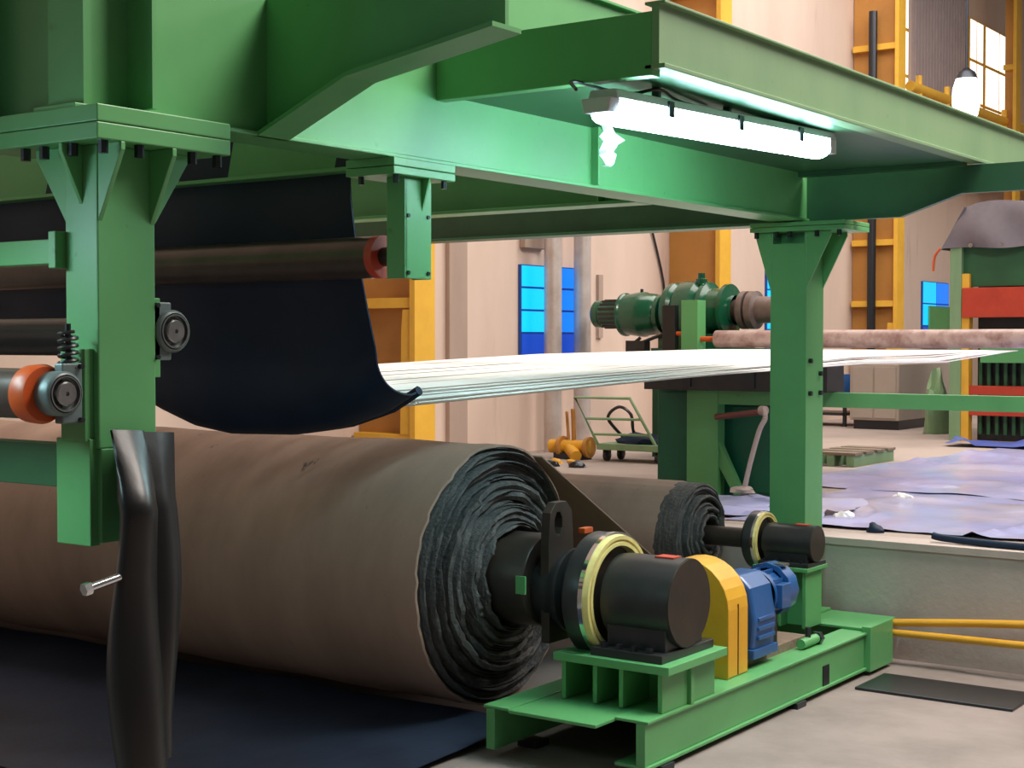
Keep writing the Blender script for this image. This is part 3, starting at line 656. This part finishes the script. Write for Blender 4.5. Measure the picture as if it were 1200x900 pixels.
def heap(name, m, label, cat, c, rx, ry, h, seed, group=None, n=18):
    rn = random.Random(seed); bm = bmesh.new(); bmesh.ops.create_icosphere(bm, subdivisions=3, radius=1)
    for v in bm.verts:
        q = 1+0.35*noise.noise(v.co*1.7+Vector((seed*3.3, 0, 0)))+0.12*noise.noise(v.co*5+Vector((seed, 0, 0)))
        z = v.co.z*q
        v.co = Vector((c[0]+v.co.x*q*rx, c[1]+v.co.y*q*ry, c[2]+(z*h if z > 0 else 0)))
    return tag(obj(name, bm, m, None, smooth=True), label, cat, group)
heap('rope_end', ROPE, 'frayed rope end lying on a lavender bundle below the maroon arm', 'rope', (-6.50, 12.93, 1.0), .13, .08, .06, 2)
heap('plastic_bundle', PLAST, 'lavender plastic bundle below the hanging rope', 'bundle', (-6.35, 12.55, GZ), .42, .35, .10, 5)

# ------------------------------------------------------------------ plastic sheets on the hall floor
def sheet(label, m, x0, x1, y0, y1, z, rot, seed, amp=0.025):
    cx, cy = (x0+x1)/2, (y0+y1)/2; c_, s_ = math.cos(rot), math.sin(rot)
    def fn(u, v):
        x = lerp(x0, x1, u)-cx; y = lerp(y0, y1, v)-cy
        x += 0.12*noise.noise(Vector((v*5, seed, 0)))*(1 if u in (0, 1) else .3); y += 0.12*noise.noise(Vector((u*5, seed+4, 0)))*(1 if v in (0, 1) else .3)
        X = cx+x*c_-y*s_; Y = cy+x*s_+y*c_
        n = noise.noise(Vector((X*1.1, Y*1.1, seed)))+.5*noise.noise(Vector((X*3.3, Y*2.2, seed)))
        rid = max(0, 1-abs(noise.noise(Vector((X*.8, Y*.5, seed+20)))*9))
        return (X, Y, z+max(0.0, amp*(n+0.3))+amp*1.6*rid)
    o = grid('plastic_sheet', m, None, fn, 60, 60)
    return tag(o, label, 'plastic sheet', 'plastic sheets on the hall floor')
sheet('lavender plastic sheet spread on the floor nearest the pit edge', PLAST, -6.1, -1.6, 11.65, 15.4, GZ+.008, 0.04, 1)
sheet('lavender plastic sheet spread on the floor before the covered machine', PLAST, -7.0, -2.0, 14.6, 21.2, GZ+.012, -0.08, 2)
sheet('lavender plastic sheet lying between the far post and the pallet', PLAST, -6.8, -5.3, 11.75, 13.1, GZ+.018, 0.05, 3, .035)
sheet('deep blue plastic strip along the foot of the covered machine', BPLAST, -7.6, -4.0, 21.6, 22.4, GZ+.03, 0.0, 4, .05)
rnd = random.Random(11)
hb = tube('rubber_hose', RUB, None, [(-4.02, 11.22, .955), (-3.9, 11.21, .94), (-3.4, 11.16, .93), (-2.8, 11.18, .93), (-2.0, 11.2, .93)], 0.028, 10, 5)
tag(hb, 'thick black hose lying along the edge of the pit wall', 'hose')
heap('rubber_lump', RUB, 'small black rubber lump on the pit edge beside the far post', 'lump', (-4.62, 11.55, GZ), .07, .06, .07, 9)
for x, y, r_, lab in ((-5.28, 13.9, .09, 'white scrap lying by the far post close to the pallet'), (-5.12, 12.1, .08, 'pale scrap on the floor close beside the far post')):
    heap('paper_scrap', PAPER, lab, 'scrap', (x, y, GZ+.03), r_, r_*.8, .06, int(x*-10))

# yellow hoses
tag(tube('yellow_pipe', YEL, None, [(-4.2, 10.86, .315), (-3.7, 10.9, .36), (-3.2, 10.92, .40), (-2.4, 11.0, .44)], .03, 10, 5), 'upper yellow hose running from the base frame along the pit wall', 'hose')
tag(tube('yellow_pipe', YEL, None, [(-4.2, 10.84, .245), (-3.7, 10.86, .25), (-3.2, 10.84, .262), (-2.4, 10.9, .28)], .028, 10, 5), 'lower yellow hose running from the base frame along the pit wall', 'hose')
hb = thing('hose_bracket', (-2.42, 11.0, 0), 'steel bracket holding the yellow hoses at the pit wall', 'bracket')
box('upright', BOLT, hb, -2.45, -2.39, 11.03, 11.09, 0, .5); box('arm', BOLT, hb, -2.44, -2.40, 10.85, 11.04, .38, .41); box('arm', BOLT, hb, -2.44, -2.40, 10.85, 11.04, .22, .25)
tag(box('floor_plate', BOLT, None, -4.1, -3.0, 9.9, 10.45, .0, .02), 'dark steel plate lying on the pit floor by the frame corner', 'plate')

# dark navy sheet on the pit floor in front of the roll
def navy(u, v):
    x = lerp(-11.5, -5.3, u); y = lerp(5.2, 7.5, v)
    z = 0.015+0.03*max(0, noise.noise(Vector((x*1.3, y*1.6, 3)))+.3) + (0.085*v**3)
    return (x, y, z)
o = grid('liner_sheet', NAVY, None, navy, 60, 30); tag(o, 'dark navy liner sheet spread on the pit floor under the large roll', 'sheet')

# ------------------------------------------------------------------ gear motor at the back
mt = thing('large_gear_motor', (-9.9, 17.8, 2.4), 'big green gear motor mounted beside the end of the pale pipe', 'motor')
A = (-11.25, 17.8, 2.83)
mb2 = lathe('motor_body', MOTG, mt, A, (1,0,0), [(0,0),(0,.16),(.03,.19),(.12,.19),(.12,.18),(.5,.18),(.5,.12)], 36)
for i in range(16):
    a = 2*PI*i/16; c_ = Vector((0, 17.8+.188*math.cos(a), 2.83+.188*math.sin(a)))
    box('cooling_fin', BLK, mb2, -11.10, -10.78, c_.y-.008, c_.y+.008, c_.z-.016, c_.z+.016, 0)
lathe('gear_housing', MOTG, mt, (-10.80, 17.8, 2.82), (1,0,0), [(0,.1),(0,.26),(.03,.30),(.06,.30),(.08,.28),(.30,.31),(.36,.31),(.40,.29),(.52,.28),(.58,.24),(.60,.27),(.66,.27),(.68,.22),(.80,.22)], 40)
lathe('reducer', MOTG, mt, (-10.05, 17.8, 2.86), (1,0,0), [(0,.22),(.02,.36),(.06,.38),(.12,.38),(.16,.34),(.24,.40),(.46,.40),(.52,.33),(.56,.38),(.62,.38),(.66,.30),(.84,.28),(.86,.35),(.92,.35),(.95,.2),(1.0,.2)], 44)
lathe('coupling', MAROONG, mt, (-9.08, 17.8, 2.86), (1,0,0), [(0,.14),(.08,.15),(.12,.25),(.2,.25),(.2,.17),(.24,.17),(.24,.25),(.33,.25),(.36,.18),(.60,.17),(.60,.1),(.9,.1),(.9,0)], 36)
lathe('breather', MOTG, mt, (-9.55, 17.75, 3.2), (0,0,1), [(0,.08),(.08,.08),(.09,.05),(.16,.05),(.16,0)], 16)
lathe('lifting_eye', BOLT, mt, (-10.5, 17.8, 3.10), (0,0,1), [(0,.025),(.07,.02),(.07,0)], 10)
box('foot', MOTG, mt, -10.1, -8.9, 17.55, 18.05, 2.36, 2.55)
prism('end_bracket', TEAL, mt, [(-8.42, 2.36), (-8.05, 2.36), (-8.1, 3.06), (-8.34, 3.06)], 'y', 17.7, 17.9)
tube('cable', BLK, mt, [(-10.4, 17.6, 2.5), (-10.55, 17.55, 2.36), (-10.6, 17.5, 2.2)], .025, 6, 4); tube('cable', BLK, mt, [(-9.95, 17.5, 2.56), (-10.3, 17.5, 2.44), (-10.55, 17.5, 2.34)], .025, 6, 4)
box('terminal_box', BLK, mt, -10.52, -10.22, 17.4, 17.55, 2.30, 2.46)
stn = thing('motor_stand', (-9.5, 17.8, GZ), 'green steel stand under the big green gear motor', 'stand')
box('table', TEAL, stn, -10.15, -8.0, 17.45, 18.15, 2.28, 2.36)
for x in (-10.08, -9.2, -8.15):
    for y in (17.5, 18.05): box('leg', TEAL, stn, x-.05, x+.05, y-.05, y+.05, GZ, 2.28)
box('pipe_cheek', GRN, stn, -9.44, -9.20, 17.0, 17.22, GZ, 2.98)
box('pipe_cheek', BOLT, stn, -9.72, -9.53, 17.0, 17.10, GZ, 2.92)
cyl('tie_rod', ORNG, stn, (-9.53, 17.05, 2.55), (-9.44, 17.05, 2.55), .03, 10)

# silver pipes
for x, y, lab in ((-11.68, 17.36, 'left silver vertical pipe in front of the blue window'), (-11.68, 18.12, 'right silver vertical pipe beside the blue window')):
    t = thing('vertical_pipe', (x, y, GZ), lab, 'pipe', 'silver pipes by the wall')
    cyl('pipe', DUCT, t, (x, y, GZ), (x, y, 9), .125, 24)
    lathe('joint', DUCT, t, (x, y, 2.16+ (0.0 if y < 17.5 else .0)), (0,0,1), [(0,.126),(.0,.132),(.03,.132),(.03,.126)], 24)
    box('wall_clamp', DUCT, t, x-.26, x-.1, y-.03, y+.03, 6.0, 6.05, 0)
tag(tube('wall_cable', BOLT, None, [(-11.97, 20.2, 5.0), (-11.97, 20.9, 3.6), (-11.96, 21.0, 3.1)], .02, 6, 4), 'thin dark cable sagging across the wall beside the ochre column', 'cable')
bx = box('wall_strip', PILA, None, -12.0, -11.95, 19.0, 19.12, 2.5, 3.45); tag(bx, 'narrow brown strip on the wall right of the silver pipes', 'strip')

# ------------------------------------------------------------------ hand cart and debris
ct = thing('hand_cart', (-10.0, 16.7, GZ), 'small green platform cart with tilted tube handle by the wall', 'cart')
def q(p): return p
tube('handle_frame', GRN2, ct, [(-10.30, 16.35, 1.12), (-10.62, 16.30, 1.72), (-9.86, 16.42, 1.72), (-9.50, 16.46, 1.12)], .022, 8)
tube('handle_bar', GRN2, ct, [(-10.47, 16.33, 1.45), (-9.72, 16.44, 1.45)], .017, 8)
tube('handle_bar', GRN2, ct, [(-10.36, 16.34, 1.25), (-9.58, 16.45, 1.25)], .017, 8)
box('deck', GRN2, ct, -10.32, -9.3, 16.35, 16.9, 1.05, 1.13)
for x, y in ((-10.22, 16.45), (-9.45, 16.45), (-10.22, 16.8), (-9.45, 16.8)):
    w_ = lathe('wheel', BLK, ct, (x-.03, y, GZ+.075), (1,0,0), [(0,0),(0,.06),(.01,.075),(.05,.075),(.06,.06),(.06,0)], 18)
    box('fork', BOLT, ct, x-.045, x+.045, y-.03, y+.03, GZ+.10, 1.05, 0)
tag(tube('cable_coil', BLK, None, [(-10.2, 16.8, 1.2), (-10.3, 16.6, 1.45), (-10.1, 16.55, 1.6), (-9.95, 16.6, 1.5), (-9.95, 16.7, 1.25), (-9.7, 16.8, 1.2), (-9.6, 17.0, 1.35), (-9.3, 16.9, 1.65)], .022, 6, 6), 'dark cable loop lying over the green hand cart', 'cable')
heap('black_sack', RUB, 'dark rubber bundle loaded on the green hand cart', 'bundle', (-9.8, 16.65, 1.13), .36, .2, .14, 21)
vs = thing('pipe_assembly', (-11.0, 16.6, GZ), 'rusty yellow pipe and valve assembly on the floor by the wall', 'valve')
cyl('body', YEL, vs, (-11.1, 16.45, 1.06), (-10.5, 16.5, 1.06), .09, 16); cyl('branch', YEL, vs, (-10.85, 16.48, 1.06), (-10.6, 16.3, .95), .08, 14)
lathe('flange', OCHRE, vs, (-10.95, 16.46, 1.06), (1,0,0), [(0,0),(0,.14),(.05,.14),(.05,0)], 18); lathe('flange', OCHRE, vs, (-10.55, 16.49, 1.06), (1,0,0), [(0,0),(0,.14),(.05,.14),(.05,0)], 18)
cyl('stem', OCHRE, vs, (-10.75, 16.48, 1.06), (-10.78, 16.5, 1.56), .03, 10); cyl('side_stem', OCHRE, vs, (-10.83, 16.48, 1.1), (-10.88, 16.5, 1.52), .02, 10)
box('support', BOLT, vs, -11.0, -10.55, 16.36, 16.6, GZ, .98)
rnd = random.Random(17)
DEB = [(-10.55, 15.75, .07, YEL), (-10.75, 15.5, .05, CREAM), (-10.95, 15.6, .06, WOOD), (-11.1, 15.35, .05, CREAM), (-10.9, 15.2, .07, OCHRE), (-11.3, 15.7, .06, WOOD), (-10.45, 15.95, .05, YEL), (-11.2, 16.0, .06, WOOD), (-10.65, 15.2, .04, CREAM), (-10.0, 15.4, .09, BOLT), (-10.35, 15.35, .08, BOLT), (-11.35, 15.3, .05, PAPER)]
for i, (x, y, r_, m) in enumerate(DEB):
    heap('rubble_piece', m, 'small loose rubble piece on the floor between pipe assembly and cart', 'rubble', (x, y, GZ), r_*1.4, r_, r_*.9, 30+i, 'rubble pieces by the wall')

# ------------------------------------------------------------------ pallet, cabinet, covered machine
pl = thing('wood_pallet', (-7.5, 18, GZ), 'low timber pallet on the floor right of the far post', 'pallet')
for i in range(4): box('slat', WOOD, pl, -7.85, -7.2, 17.35+i*.36, 17.35+i*.36+.26, 1.04, 1.075)
for x in (-7.83, -7.58, -7.32): box('bearer', GRN2, pl, x, x+.1, 17.36, 18.68, GZ, 1.04)
tg = thing('propped_tool', (-8.7, 18, GZ), 'dark iron bar propped upright near the pallet', 'tool')
cyl('bar', MAROON, tg, (-8.45, 18.1, 1.08), (-8.85, 18.3, 1.75), .03, 8); box('block', BLK, tg, -8.62, -8.48, 17.7, 17.82, 1.075, 1.26)
cab = thing('floor_cabinet', (-9.9, 26.2, GZ), 'grey beige control cabinet on a dark plinth in the background', 'cabinet')
cab.rotation_euler = (0, 0, 0)
box('plinth', BOLT, cab, -10.45, -9.62, 25.1, 27.6, GZ, 1.06); box('body', CABM, cab, -10.5, -9.6, 25.05, 27.65, 1.06, 2.05, .01)
box('door', CABM, cab, -10.45, -10.07, 25.03, 25.05, 1.1, 2.0); box('door', CABM, cab, -10.04, -9.65, 25.03, 25.05, 1.1, 2.0)
bd = thing('blue_drum', (-11.2, 25.9, GZ), 'dark bench with a blue can left of the grey cabinet', 'bench')
box('top', BOLT, bd, -11.8, -10.75, 25.5, 26.5, 1.45, 1.52); box('shelf', BOLT, bd, -11.75, -10.8, 25.55, 26.45, 1.1, 1.15)
for x in (-11.75, -10.85):
    for y in (25.55, 26.4): box('leg', BOLT, bd, x, x+.06, y, y+.06, GZ, 1.45)
tag(cyl('blue_can', BLUE, None, (-10.95, 25.8, 1.52), (-10.95, 25.8, 1.85), .2, 20), 'small blue can standing on the dark bench', 'can')
heap('scrap_bag', GRN2, 'pale greenish bag standing between cabinet and covered machine', 'bag', (-8.75, 24.6, GZ), .2, .3, 1.0, 44)

mc = thing('covered_machine', (-6, 24.5, GZ), 'tall green and red machine under a grey tarpaulin at the right edge', 'machine')
MX, MY = -8.0, 23.0
box('corner_post', GRN2, mc, MX, MX+.18, MY, MY+.2, GZ, 3.95); box('corner_post', YELC, mc, MX+.18, MX+.30, MY+.02, MY+.2, GZ, 3.5)
box('corner_post', DGRN, mc, -4.2, -4.0, MY, MY+.2, GZ, 3.95); box('corner_post', DGRN, mc, MX, MX+.2, 26.4, 26.6, GZ, 3.95)
box('upper_panel', DGRN, mc, MX+.18, -4.0, MY+.1, MY+.16, 3.30, 3.95)
box('inner_body', BLK, mc, MX+.35, -4.0, MY+.3, 26.5, GZ, 3.9)
box('red_beam', RED, mc, MX+.2, -4.0, MY-.02, MY+.3, 2.82, 3.28)
box('red_beam', RED, mc, MX+.3, -4.0, MY+.04, MY+.3, 1.62, 1.76); box('red_beam', RED, mc, MX+.3, -4.0, MY+.04, MY+.3, 1.30, 1.46)
box('green_beam', GRN, mc, MX+.5, -4.0, MY-.05, MY+.25, 2.12, 2.40)
for i in range(18):
    x = MX+.40+i*.13; box('grille_bar', DGRN, mc, x, x+.05, MY+.2, MY+.25, GZ+.1, 1.30, 0); 
for i in range(18):
    x = MX+.40+i*.13; box('grille_bar', DGRN, mc, x, x+.05, MY+.2, MY+.25, 1.76, 2.12, 0)
def tarp(u, v):
    # folded over the front edge: v 0..0.35 hangs down the front, then slopes back over the top
    x = lerp(MX-.12, -3.9, u)
    if v < .35:
        t = v/.35; z = lerp(3.90, 4.54+.06*math.sin(u*9), t); y = MY-.06+.12*t**2+.05*math.sin(u*23+t*3)*(1-t)
        x += lerp(0, .34, t)*max(0, 1-u*8)
    else:
        t = (v-.35)/.65; z = 4.54+.06*math.sin(u*9)+.04*math.sin(t*PI); y = MY+.06+t*3.4; x += .34*max(0, 1-u*8)
    z += .05*noise.noise(Vector((x*1.5, y*1.5, v*4)))
    return (x, y, z)
grid('tarpaulin', TARP, mc, tarp, 60, 40, .012)
def tarp2(u, v):
    y = lerp(MY, 26.5, u); z = lerp(3.88, 4.54, v)
    return (MX-.14+.36*v+.05*math.sin(u*12), y+.0, z)
grid('tarpaulin_side', TARP, mc, tarp2, 30, 10, .012)
for i in range(6): cyl('eyelet', STEEL, mc, (MX+.35+i*.48, MY-.10, 3.93), (MX+.35+i*.48, MY-.05, 3.93), .035, 12)
tube('tie_strap', ORNG, mc, [(MX-.15, MY-.02, 3.9), (MX-.24, MY-.02, 3.78), (MX-.26, MY-.02, 3.55)], .02, 6, 3)

# ------------------------------------------------------------------ upper right: crane walkway railing and globe lamp
rl = thing('walkway_railing', (-11.5, 35, 6.4), 'yellow tube railing high on the hall wall at upper right', 'railing')
for z in (6.9, 7.72): cyl('rail', YELC, rl, (-11.3, 30.0, z), (-11.3, 44, z), .11, 12)
for y in (30.5, 32.2, 36.2, 39.5, 42.5): cyl('post', YELC, rl, (-11.3, y, 6.35), (-11.3, y, 8.0), .07, 10)
box('walk_plate', YELC, rl, -12, -11.2, 30, 44, 6.3, 6.38)
hl = thing('globe_lamp', (-9, 26.65, 6.3), 'glaring white elongated lamp globe above the fascia at upper right', 'lamp')
lathe('globe', BRIGHT, hl, (-9, 26.65, 6.38), (0,0,1), [(0,0),(.02,.1),(.12,.2),(.35,.25),(.6,.24),(.78,.18),(.86,.1),(.88,0)], 28)
cyl('stem', BOLT, hl, (-9, 26.65, 7.2), (-9, 26.65, 13.5), .03, 8); lathe('cap', BOLT, hl, (-9, 26.65, 7.15), (0,0,1), [(0,.2),(.12,.15),(.2,.04),(.2,0)], 20)
